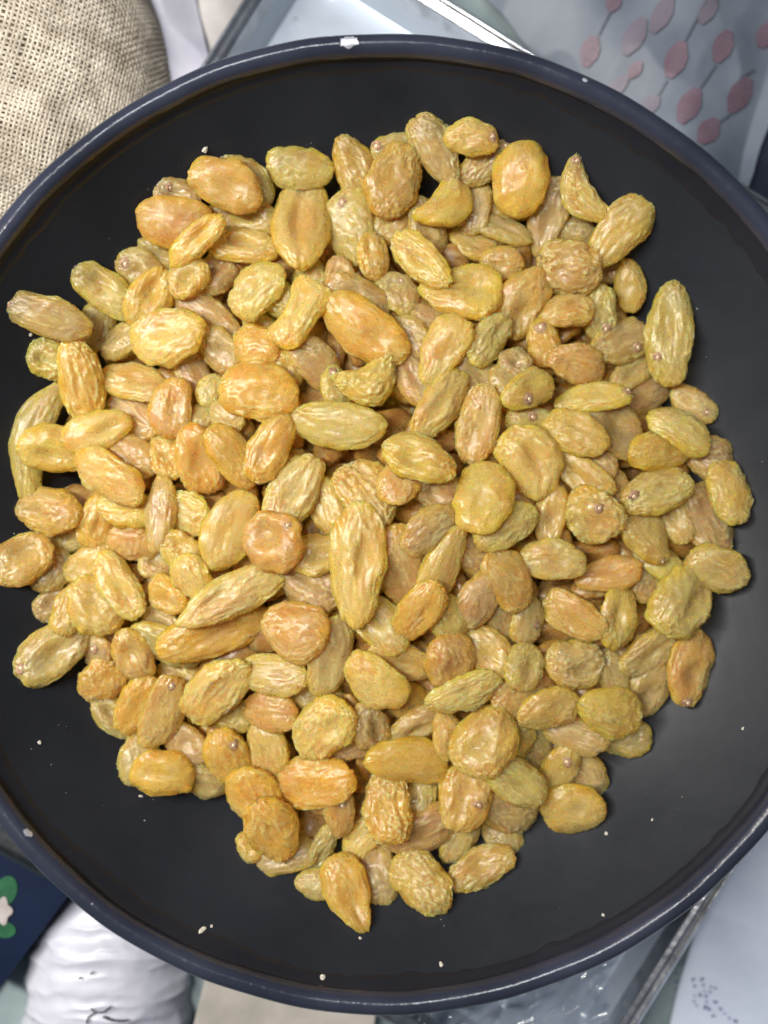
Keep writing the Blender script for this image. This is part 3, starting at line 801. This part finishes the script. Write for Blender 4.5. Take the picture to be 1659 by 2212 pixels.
# ------------------------------------------------------------------ crumbs and dust in the bowl
def crumb(x, y, w, h, ang, label):
    r = 0.1; z = -0.02
    for _ in range(8):
        p = U(x, y, z); z = 0.5*z + 0.5*float(bowl_z(math.hypot(p.x, p.y)))
    s = px_size(z); bm = bmesh.new(); bmesh.ops.create_icosphere(bm, subdivisions=2, radius=1)
    rr = random.Random(int(x*7+y))
    for v in bm.verts:
        k = 1 + rr.uniform(-.22, .22); v.co = Vector((v.co.x*w*s/2*k, v.co.y*h*s/2*k, v.co.z*min(w, h)*s*0.3*k))
    me = bpy.data.meshes.new('crumb'); bm.to_mesh(me); bm.free(); me.materials.append(M['crumb'])
    o = bpy.data.objects.new('crumb', me); C.objects.link(o)
    e = 0.001; rr_ = math.hypot(p.x, p.y); sl = (float(bowl_z(rr_+e)) - float(bowl_z(rr_-e)))/(2*e)
    n = Vector((-sl*p.x/rr_, -sl*p.y/rr_, 1)).normalized()
    o.location = U(x, y, z) + n*min(w, h)*s*0.2; o.rotation_euler = (n.to_track_quat('Z', 'Y').to_matrix() @ Matrix.Rotation(-math.radians(ang), 3, 'Z')).to_euler()
    tag(o, label, 'crumb', 'pale crumbs on the bare bowl wall')
crumb(443, 323, 11, 15, 70, 'white oval crumb on bowl wall above the upper left raisins')
crumb(437, 2010, 10, 22, 25, 'largest pale sliver crumb near the lower left rim')
crumb(457, 2001, 6, 7, 0, 'tiny crumb just right of the largest pale sliver')
crumb(697, 2112, 13, 12, 0, 'pale crumb caught inside the bottom rim')
crumb(953, 2084, 9, 11, 0, 'pale round crumb near the bottom rim right of centre')
crumb(778, 2027, 7, 6, 0, 'small crumb under the bottommost golden raisin tip')
crumb(1310, 1801, 8, 8, 0, 'pale crumb right of the plump khaki raisin at lower right')
crumb(1303, 1977, 7, 7, 0, 'grey crumb near the lower right rim')
crumb(1409, 1771, 7, 4, -20, 'thin pale crumb between lower right raisins and right rim')
crumb(1605, 1574, 7, 5, 0, 'pale speck crumb near the right border on bowl wall')
crumb(85, 1604, 9, 8, 0, 'pale crumb on bowl wall at left, below the raisins')
crumb(66, 723, 8, 7, 0, 'grey crumb beside the raisin pointing at the left wall')
crumb(304, 1720, 5, 9, 60, 'small crumb below the lower left corner raisin')
crumb(960, 1960, 8, 9, 0, 'crumb touching the lower raisin tip right of bottom')
rr = random.Random(9); dv = []; df = []
for k in range(120):
    a = rr.uniform(0, 2*math.pi); r = rr.uniform(0.085, 0.125); z = float(bowl_z(r)); s = rr.choice([0.00010, 0.00014, 0.00014, 0.0002, 0.0003])
    e = 0.001; sl = (float(bowl_z(r+e)) - float(bowl_z(r-e)))/(2*e)
    c0 = Vector((r*math.cos(a), r*math.sin(a), z + 0.0001)); k0 = len(dv)
    for d in ((s, 0, 0), (-s, 0, 0), (0, s*.7, 0), (0, -s*.7, 0), (0, 0, s), (0, 0, -s)): dv.append(c0 + Vector(d))
    for q in ((0, 2, 4), (2, 1, 4), (1, 3, 4), (3, 0, 4), (2, 0, 5), (1, 2, 5), (3, 1, 5), (0, 3, 5)): df.append(tuple(k0 + i for i in q))
d_ = mesh_obj('dust_specks', dv, df, M['crumb'], smooth=False)
tag(d_, 'fine pale dust specks scattered over the black bowl wall', 'dust', kind='stuff')

# ------------------------------------------------------------------ the steel tray under the bowl
FZ = -0.0628; RZ = -0.047
pT, pR, pB, pL = (659, -194), (2269, 812), (1219, 2447), (-391, 1441)
cor = [U(x, y, RZ) for x, y in (pT, pR, pB, pL)]
tc_ = sum(cor, Vector())/4
ex = (cor[1] - cor[0]).normalized(); ex.z = 0; ey = Vector((-ex.y, ex.x, 0))
hx = (cor[1] - cor[0]).length/2; hy = (cor[3] - cor[0]).length/2
def rrect(hx_, hy_, rad, nseg=10):
    pts = []
    for sx, sy, a0 in ((1, 1, 0), (-1, 1, 90), (-1, -1, 180), (1, -1, 270)):
        for k in range(nseg+1):
            a = math.radians(a0 + 90*k/nseg); pts.append((sx*(hx_-rad) + rad*math.cos(a), sy*(hy_-rad) + rad*math.sin(a)))
    return pts
def loops(name, specs, mat, parent, cap=False):
    vs = []; fs = []
    for ins, z, rad in specs:
        L_ = rrect(hx - ins, hy - ins, rad)
        vs += [tc_*1 + ex*a + ey*b + Vector((0, 0, z - tc_.z)) for a, b in L_]
    n = 44
    for q in range(len(specs)-1):
        for k in range(n):
            a = q*n + k; b = q*n + (k+1) % n; fs.append((a, b, b+n, a+n))
    if cap: fs.append(tuple(range((len(specs)-1)*n, len(specs)*n)))
    o = mesh_obj(name, [v - Vector(parent.location) for v in vs], fs, mat, parent)
    return o
tray = empty('metal_tray', (tc_.x, tc_.y, FZ))
tag(tray, 'square steel tray with folded edges under the black bowl', 'tray')
def bevelled(spec):                    # small radius at each bend
    out = []
    for k, s in enumerate(spec):
        if 0 < k < len(spec)-1:
            for t, q in ((0.18, spec[k-1]), (0.0, None), (0.18, spec[k+1])):
                if q is None: out.append(tuple(s)); continue
                m_ = 0.0004/max(1e-6, math.hypot(q[0]-s[0], q[1]-s[1])); m_ = min(m_, 0.3)
                out.append((s[0]+(q[0]-s[0])*m_, s[1]+(q[1]-s[1])*m_, s[2]+(q[2]-s[2])*m_))
        else: out.append(tuple(s))
    return out
loops('floor', bevelled([(0.0065, FZ+0.010, 0.012), (0.0095, FZ+0.0015, 0.011), (0.0265, FZ+0.001, 0.030), (0.0280, FZ-0.0016, 0.030), (0.0305, FZ-0.0016, 0.029), (0.0320, FZ+0.0006, 0.028), (0.06, FZ+0.0008, 0.026)]), M['steel'], tray, cap=True)
loops('folded_edge', bevelled([(0.0066, FZ+0.0098, 0.012), (0.0055, RZ, 0.012), (0.0038, RZ+0.0009, 0.012), (0.0026, RZ-0.0003, 0.012), (0.0012, RZ+0.0009, 0.012), (0.0, RZ, 0.012), (0.0004, FZ+0.001, 0.012)]), M['edge_steel'], tray)

# ------------------------------------------------------------------ draped sheets
def sheet_patch(name, corners, nx, ny, hfun, mat, parent=None, thick=0.0006):
    """corners: four v points (tl, tr, br, bl) with a height z each; hfun(u, v, x, y) adds relief in metres"""
    P4 = [U(x, y, z) for x, y, z in corners]
    uu, vv = np.meshgrid(np.linspace(0, 1, nx), np.linspace(0, 1, ny), indexing='ij')
    uu = uu.ravel(); vv = vv.ravel()
    A = np.array([list(p) for p in P4])
    pts = ((1-uu)*(1-vv))[:, None]*A[0] + (uu*(1-vv))[:, None]*A[1] + (uu*vv)[:, None]*A[2] + ((1-uu)*vv)[:, None]*A[3]
    pts[:, 2] += hfun(uu, vv, pts[:, 0], pts[:, 1])
    fs = []
    for i in range(nx-1):
        for j in range(ny-1):
            a = i*ny + j; fs.append((a, a+1, a+ny+1, a+ny))
    o = mesh_obj(name, pts, fs, mat, parent)
    if thick:
        md = o.modifiers.new('thickness', 'SOLIDIFY'); md.thickness = thick; md.offset = -1
    def at(u, v):
        i = min(nx-1, max(0, u*(nx-1))); j = min(ny-1, max(0, v*(ny-1))); i0 = min(nx-2, int(i)); j0 = min(ny-2, int(j)); fi = i-i0; fj = j-j0
        g = pts.reshape(nx, ny, 3)
        return Vector(g[i0, j0]*(1-fi)*(1-fj) + g[i0+1, j0]*fi*(1-fj) + g[i0, j0+1]*(1-fi)*fj + g[i0+1, j0+1]*fi*fj)
    return o, at
def ridged(x, y, s, seed): return 1 - np.abs(n2(x, y, s, seed))*2

# clear plastic bag with red print, upper right
def h_bag(u, v, x, y): return 0.004*n2(x, y, 22, 1.7) + 0.0016*ridged(x, y, 45, 4.1) + 0.010*np.sin(np.clip(u*1.1, 0, 1)*math.pi)
bag, bag_at = sheet_patch('plastic_bag', [(905, -190, -0.060), (1830, -190, -0.052), (1560, 560, -0.054), (1450, 500, -0.060)], 120, 110, h_bag, M['plastic_bag'])
tag(bag, 'milky plastic bag printed with rows of faded red spindle marks', 'plastic bag')
bag_pts = np.array([v.co[:] for v in bag.data.vertices])
def bag_point(x, y):                   # point of the bag seen at picture point x, y
    z = -0.05
    for _ in range(5):
        p = U(x, y, z); k = np.argmin((bag_pts[:, 0]-p.x)**2 + (bag_pts[:, 1]-p.y)**2); z = float(bag_pts[k, 2])
    d2 = (bag_pts[:, 0]-p.x)**2 + (bag_pts[:, 1]-p.y)**2; ks = np.argsort(d2)[:6]; w = 1/(d2[ks] + 1e-8)
    return U(x, y, float((bag_pts[ks, 2]*w).sum()/w.sum()) + 0.0007)
def spindle(x, y, l, w, ang, mat, bars=True):
    ca, sa = math.cos(math.radians(ang)), math.sin(math.radians(ang))
    def at(s, t): return bag_point(x + s*ca - t*sa, y + s*sa + t*ca)
    N = 15; vs = []; fs = []
    for i in range(N):
        s = -1 + 2*i/(N-1); hw = min(1.0, 0.34 + 0.95*(1-abs(s))) if abs(s) < 0.98 else 0.36
        for t in (-1, -.5, 0, .5, 1): vs.append(at(s*l/2, t*hw*w/2))
    for i in range(N-1):
        for j in range(4): fs.append((i*5+j, i*5+j+1, i*5+j+6, i*5+j+5))
    o = mesh_obj('printed_mark', vs, fs, mat, bag)
    if bars:
        vs = []; fs = []
        for i in range(7):
            s = (-0.62 + 1.24*i/6)*l/2; hw = 0.52*w/2
            q = [at(s-1.0, -hw), at(s+1.0, -hw), at(s+1.0, 0), at(s-1.0, 0), at(s+1.0, hw), at(s-1.0, hw)]
            k0 = len(vs); vs += [p + Vector((0, 0, 0.0003)) for p in q]; fs += [(k0, k0+1, k0+2, k0+3), (k0+3, k0+2, k0+4, k0+5)]
        b_ = mesh_obj('pale_lettering', vs, fs, M['pale_print'], o); b_['kind'] = 'stuff'
for args in [(1274, 110, 70, 40, -72, 'red_print'), (1460, 128, 84, 46, -68, 'red_print'), (1561, 100, 74, 42, -68, 'red_print'), (1488, 228, 84, 46, -62, 'red_print'),
             (1598, 205, 84, 46, -62, 'red_print'), (1530, 283, 64, 44, -55, 'red_print'), (1325, 4, 44, 32, -70, 'red_print'), (1370, 78, 90, 44, -62, 'faded_print'),
             (1430, 30, 90, 40, -62, 'faded_print'), (1372, 150, 46, 26, -55, 'red_print'), (1330, 190, 80, 30, -45, 'faded_print'), (1405, 225, 50, 34, -45, 'faded_print'), (1530, 20, 70, 34, -62, 'faded_print'), (1655, 75, 60, 40, -65, 'red_print')]:
    spindle(*args[:5], M[args[5]], args[5] == 'red_print')
def bag_line(pts, wv):
    vs = []; fs = []; N = 14
    (x0, y0), (x1, y1) = pts; dx, dy = x1-x0, y1-y0; L_ = math.hypot(dx, dy); nx, ny = -dy/L_*wv/2, dx/L_*wv/2
    for i in range(N):
        t = i/(N-1); vs += [bag_point(x0+dx*t+nx, y0+dy*t+ny), bag_point(x0+dx*t-nx, y0+dy*t-ny)]
    for i in range(N-1): fs.append((2*i, 2*i+1, 2*i+3, 2*i+2))
    mesh_obj('printed_line', vs, fs, M['grey_print'], bag)
for a_, b_ in (((1440, 172), (1418, 212)), ((1546, 140), (1512, 190)), ((1478, 90), (1530, -5)), ((1630, 150), (1600, 168)), ((1580, 245), (1556, 262)), ((1292, 75), (1318, 25))): bag_line((a_, b_), 5)

# dark box beyond it at the right border
def box(name, quad, z0, z1, mat, parent=None):
    b_ = [U(x, y, z1) for x, y in quad]; vs = [v for v in b_] + [Vector((v.x, v.y, z0)) for v in b_]
    return mesh_obj(name, vs, [(3, 2, 1, 0), (0, 1, 5, 4), (1, 2, 6, 5), (2, 3, 7, 6), (3, 0, 4, 7)], mat, parent, smooth=False)
db = box('dark_box', [(1560, 250), (1900, -150), (1900, 700), (1480, 520)], TZ, -0.0575, M['navy_dark'])
bv = db.modifiers.new('bevel', 'BEVEL'); bv.width = 0.002; bv.segments = 3
tag(db, 'dark navy box edge at the right border behind the tray', 'box')

# ------------------------------------------------------------------ burlap sack, upper left
SR = 0.066; sc = U(-48, 190, -0.052); SH = 0.030
sack = empty('burlap_sack', (sc.x, sc.y, TZ)); tag(sack, 'bulging beige burlap sack with an open weave at upper left', 'sack')
def dome(s, t, off):
    rho = np.hypot(s, t) + 1e-9; th = rho/SR; k = np.sin(np.clip(th, 0, 2.2))*(SR + off)/rho
    z = np.cos(np.clip(th, 0, 2.2))*(SH + off)
    bul = 0.0022*n2(s, t, 26, 6.5)
    return np.stack([s*k, t*k, z + bul], 1) + np.array([0, 0, sc.z - TZ])
n_ = 40; ss, tt = np.meshgrid(np.linspace(-0.115, 0.115, n_), np.linspace(-0.115, 0.115, n_), indexing='ij')
dp = dome(ss.ravel(), tt.ravel(), -0.0011)
mesh_obj('sack_lining', dp, [(i*n_+j, (i+1)*n_+j, (i+1)*n_+j+1, i*n_+j+1) for i in range(n_-1) for j in range(n_-1)], M['sack_inner'], sack)
PITCH = 0.00155; yv = []; yf = []; SEG = 230; base = 0
ro = math.radians(-14); cr_, sr_ = math.cos(ro), math.sin(ro)
for fam in (0, 1):
    for k in range(-42, 66):
        q = np.linspace(-0.105, 0.105, SEG); c0 = k*PITCH
        c0 += 0.00045*noise3(np.array([[k*0.91, fam*7.7, 3.1]]))[0]; c_ = c0 + 0.0008*n2(q, np.full(SEG, c0), 60, fam*9.1) + 0.0011*n2(q, np.full(SEG, c0), 18, fam*5 + 2)
        wdt = PITCH*(0.31 + 0.11*n2(q, np.full(SEG, k*3.7), 90, 8.8 + fam) + 0.10*noise3(np.array([[k*0.73, fam*4.4, 1.5]]))[0])
        up = 0.00028*np.sin(math.pi*q/PITCH + math.pi*(k + fam))
        ring = []
        for (da, dz) in ((-1, 0), (-0.6, 0.00030), (0.6, 0.00030), (1, 0)):
            a, b = (q, c_ + da*wdt) if fam == 0 else (c_ + da*wdt, q)
            s = a*cr_ - b*sr_; t = a*sr_ + b*cr_
            pts = dome(s, t, 0.0); nrm = pts - np.array([0, 0, sc.z - TZ]); nrm[:, 2] *= SR/SH; nrm /= np.linalg.norm(nrm, axis=1)[:, None]
            ring.append(pts + nrm*(up + dz)[:, None])
        g = np.stack(ring, 1).reshape(-1, 3)
        yv.append(g)
        yf += [(base + i*4 + j, base + (i+1)*4 + j, base + (i+1)*4 + j+1, base + i*4 + j+1) for i in range(SEG-1) for j in range(3)]
        base += SEG*4
w_ = mesh_obj('woven_yarn', np.concatenate(yv), yf, M['burlap'], sack); w_['kind'] = 'stuff'

# ------------------------------------------------------------------ white bag and taupe cloth between sack and tray
def h_wb(u, v, x, y): return 0.003*n2(x, y, 30, 2.2) + 0.0025*ridged(x, y, 38, 7.7) + 0.006*np.sin(u*math.pi)
wb, _ = sheet_patch('white_cloth_bag', [(215, -120, -0.060), (395, -120, -0.056), (485, 260, -0.058), (280, 300, -0.060)], 60, 70, h_wb, M['white_bag'])
tag(wb, 'white folded cloth bag lying between burlap sack and tray', 'cloth bag')
def h_tp(u, v, x, y): return 0.002*n2(x, y, 30, 3.2) + 0.004*np.sin(u*math.pi)
tp_, _ = sheet_patch('taupe_cloth', [(370, -120, -0.062), (600, -120, -0.062), (480, 190, -0.063), (430, 190, -0.063)], 40, 50, h_tp, M['taupe'])
tag(tp_, 'dull taupe cloth strip beside the upper left tray edge', 'cloth')

# ------------------------------------------------------------------ lower left: dark book, wrapped parcel, beige cloth
bk = empty('book', tuple(U(0, 2000, TZ))); tag(bk, 'navy blue hardback with a white flower and green leaves print', 'book')
quad = [(-190, 1742), (152, 1928), (-20, 2160), (-360, 1980)]
o = box('cover', quad, -0.044, -0.042, M['navy']); setparent(o, bk)
q2 = [(x + (-70 - x)*0.03, y + (1950 - y)*0.03) for x, y in quad]
o = box('page_block', q2, TZ + 0.002, -0.0441, M['page']); setparent(o, bk)
o = box('back_cover', quad, TZ + 0.0004, TZ + 0.0019, M['navy']); setparent(o, bk)
def flat_shape(name, pts, z, mat, parent):
    vs = [U(x, y, z) for x, y in pts]; o = mesh_obj(name, vs, [tuple(range(len(vs)))[::-1]], mat, smooth=False); setparent(o, parent)
def blob(cx_, cy_, rx, ry, ang, lob=0, amp=0.0, n=28):
    ca, sa = math.cos(math.radians(ang)), math.sin(math.radians(ang)); out = []
    for k in range(n):
        t = 2*math.pi*k/n; f = 1 + amp*math.cos(lob*t); a, b = rx*f*math.cos(t), ry*f*math.sin(t); out.append((cx_ + a*ca - b*sa, cy_ + a*sa + b*ca))
    return out
flat_shape('printed_leaf', blob(12, 1925, 24, 34, 20), -0.0416, M['green'], bk)
flat_shape('printed_leaf', blob(8, 2008, 26, 18, 10), -0.0416, M['green'], bk)
flat_shape('printed_flower', blob(2, 1968, 22, 28, 0, 5, 0.18), -0.0413, M['petal'], bk)

# parcel: domed roll with tight cross wrinkles
pa, pb = U(225, 1900, -0.055), U(215, 2420, -0.055)
ax = (pb - pa).normalized(); sd = Vector((-ax.y, ax.x, 0))
N1, N2 = 240, 90; pv = []
for i in range(N1):
    for j in range(N2):
        pv.append((i/(N1-1), j/(N2-1)))
pv = np.array(pv); al = pv[:, 0]; th = (pv[:, 1] - 0.5)*math.pi*1.15
Lp = (pb - pa).length
rad = (0.0235 + 0.004*np.clip(al*2, 0, 1))*np.sqrt(np.clip(1 - (1 - np.clip(al/0.34, 0, 1))**2.2, 0.02, 1))
wrn = ridged(al*Lp + 0.004*np.cos(th*1.3) + 0.0012*n2(al, th, 6, 2), th*0.006, 165, 3.3)*0.0011 + ridged(al*Lp + 0.003*np.cos(th), th*0.010, 90, 6.3)*0.0013
rad = rad + wrn*np.clip(al*6, 0, 1)
side = np.sin(th)*rad; up = np.cos(th)*rad*0.82
PV = np.array([list(pa)])*0 + np.array(list(pa)) + al[:, None]*Lp*np.array(list(ax)) + side[:, None]*np.array(list(sd)) + up[:, None]*np.array([0, 0, 1.0])
PV[:, 2] -= 0.008
pf = [(i*N2+j, i*N2+j+1, (i+1)*N2+j+1, (i+1)*N2+j) for i in range(N1-1) for j in range(N2-1)]
parcel = mesh_obj('wrapped_parcel', PV, pf, M['wrap'])
tag(parcel, 'white plastic wrapped roll with tight wrinkles at lower left', 'parcel')
def parcel_pt(x, y):
    z = -0.035
    for _ in range(6):
        p = U(x, y, z); k = np.argmin((PV[:, 0]-p.x)**2 + (PV[:, 1]-p.y)**2); z = float(PV[k, 2])
    return U(x, y, z + 0.0011)
def stroke(pts, wv, mat, parent, fn, name):
    P_ = []
    for k in range(len(pts)-1):
        for q in range(6): P_.append((pts[k][0] + (pts[k+1][0]-pts[k][0])*q/6, pts[k][1] + (pts[k+1][1]-pts[k][1])*q/6))
    P_.append(pts[-1]); vs = []; fs = []
    for k, (x, y) in enumerate(P_):
        x2, y2 = P_[min(k+1, len(P_)-1)]; x1, y1 = P_[max(0, k-1)]; L_ = math.hypot(x2-x1, y2-y1) + 1e-6
        nx, ny = -(y2-y1)/L_*wv/2, (x2-x1)/L_*wv/2; vs += [fn(x+nx, y+ny), fn(x-nx, y-ny)]
    for k in range(len(P_)-1): fs.append((2*k, 2*k+1, 2*k+3, 2*k+2))
    mesh_obj(name, vs, fs, mat, parent)
stroke([(187, 2212), (190, 2198), (205, 2188), (225, 2186), (240, 2174)], 4, M['ink'], parcel, parcel_pt, 'printed_stroke')
stroke([(205, 2188), (196, 2178)], 3, M['ink'], parcel, parcel_pt, 'printed_stroke')
stroke([(222, 2196), (240, 2204), (262, 2206), (278, 2204)], 5, M['ink'], parcel, parcel_pt, 'printed_stroke')
stroke([(170, 2114), (176, 2112)], 5, M['ink'], parcel, parcel_pt, 'printed_stroke')
stroke([(195, 2106), (201, 2099)], 4, M['ink'], parcel, parcel_pt, 'printed_stroke')
def h_bc(u, v, x, y): return 0.003*n2(x, y, 26, 9.2) + 0.003*ridged(x*1.0 + y*0.6, y*0.3, 30, 1.1) + 0.004*np.sin(v*math.pi)
bc, _ = sheet_patch('beige_cloth', [(455, 2070, -0.062), (830, 2060, -0.062), (790, 2330, -0.061), (395, 2330, -0.060)], 90, 50, h_bc, M['beige'])
tag(bc, 'beige grey cloth folded under the bottom rim', 'cloth')

# ------------------------------------------------------------------ lower right: printed white cloth, clear film on the tray
def h_cl(u, v, x, y): return 0.0035*n2(x, y, 20, 5.5) + 0.0022*ridged(x*0.9 + y*0.5, y - x*0.4, 26, 2.9) + 0.006*np.sin(u*math.pi)
cl, cl_at = sheet_patch('printed_cloth', [(1600, 1640, -0.058), (1900, 1560, -0.050), (1900, 2420, -0.052), (1400, 2420, -0.062)], 110, 130, h_cl, M['cloth'])
tag(cl, 'white cloth scattered with tiny blue prints at lower right', 'cloth')
clp = np.array([v.co[:] for v in cl.data.vertices])
def cloth_pt(x, y):
    z = -0.055
    for _ in range(4):
        p = U(x, y, z); k = np.argmin((clp[:, 0]-p.x)**2 + (clp[:, 1]-p.y)**2); z = float(clp[k, 2])
    return U(x, y, z + 0.0010)
rr = random.Random(21); dots = [(1464, 2079), (1475, 2083), (1461, 2104), (1460, 2122), (1459, 2138), (1497, 2116), (1516, 2116), (1500, 2130), (1519, 2128), (1535, 2132), (1522, 2141), (1534, 2143), (1525, 2152),
        (1500, 2152), (1512, 2150), (1526, 2164), (1499, 2164), (1504, 2173), (1523, 2176), (1531, 2180), (1545, 2165), (1556, 2180), (1565, 2190), (1545, 2135), (1540, 2195), (1575, 2200), (1588, 2206)]
vs = []; fs = []
for x, y in dots:
    r = rr.uniform(2.0, 4.2); k0 = len(vs); n = 8
    for k in range(n):
        t = 2*math.pi*k/n; f = r*(1 + 0.35*math.cos(2*t + x)); vs.append(cloth_pt(x + f*math.cos(t), y + f*math.sin(t)))
    fs.append(tuple(range(k0, k0+n))[::-1])
o = mesh_obj('printed_dots', vs, fs, M['blue_ink'], cl, smooth=False); o['kind'] = 'stuff'
def h_fm(u, v, x, y): return 0.0035*ridged(x, y, 60, 1.4) + 0.0030*ridged(x*1.2 - y*.6, y, 105, 8.4) + 0.003*n2(x, y, 40, 3)
fm, _ = sheet_patch('clear_film', [(830, 2080, -0.055), (1330, 2030, -0.055), (1290, 2260, -0.055), (930, 2300, -0.055)], 150, 90, h_fm, M['film'], thick=0)
tag(fm, 'crinkled clear plastic film on the tray below the bottom rim', 'film')
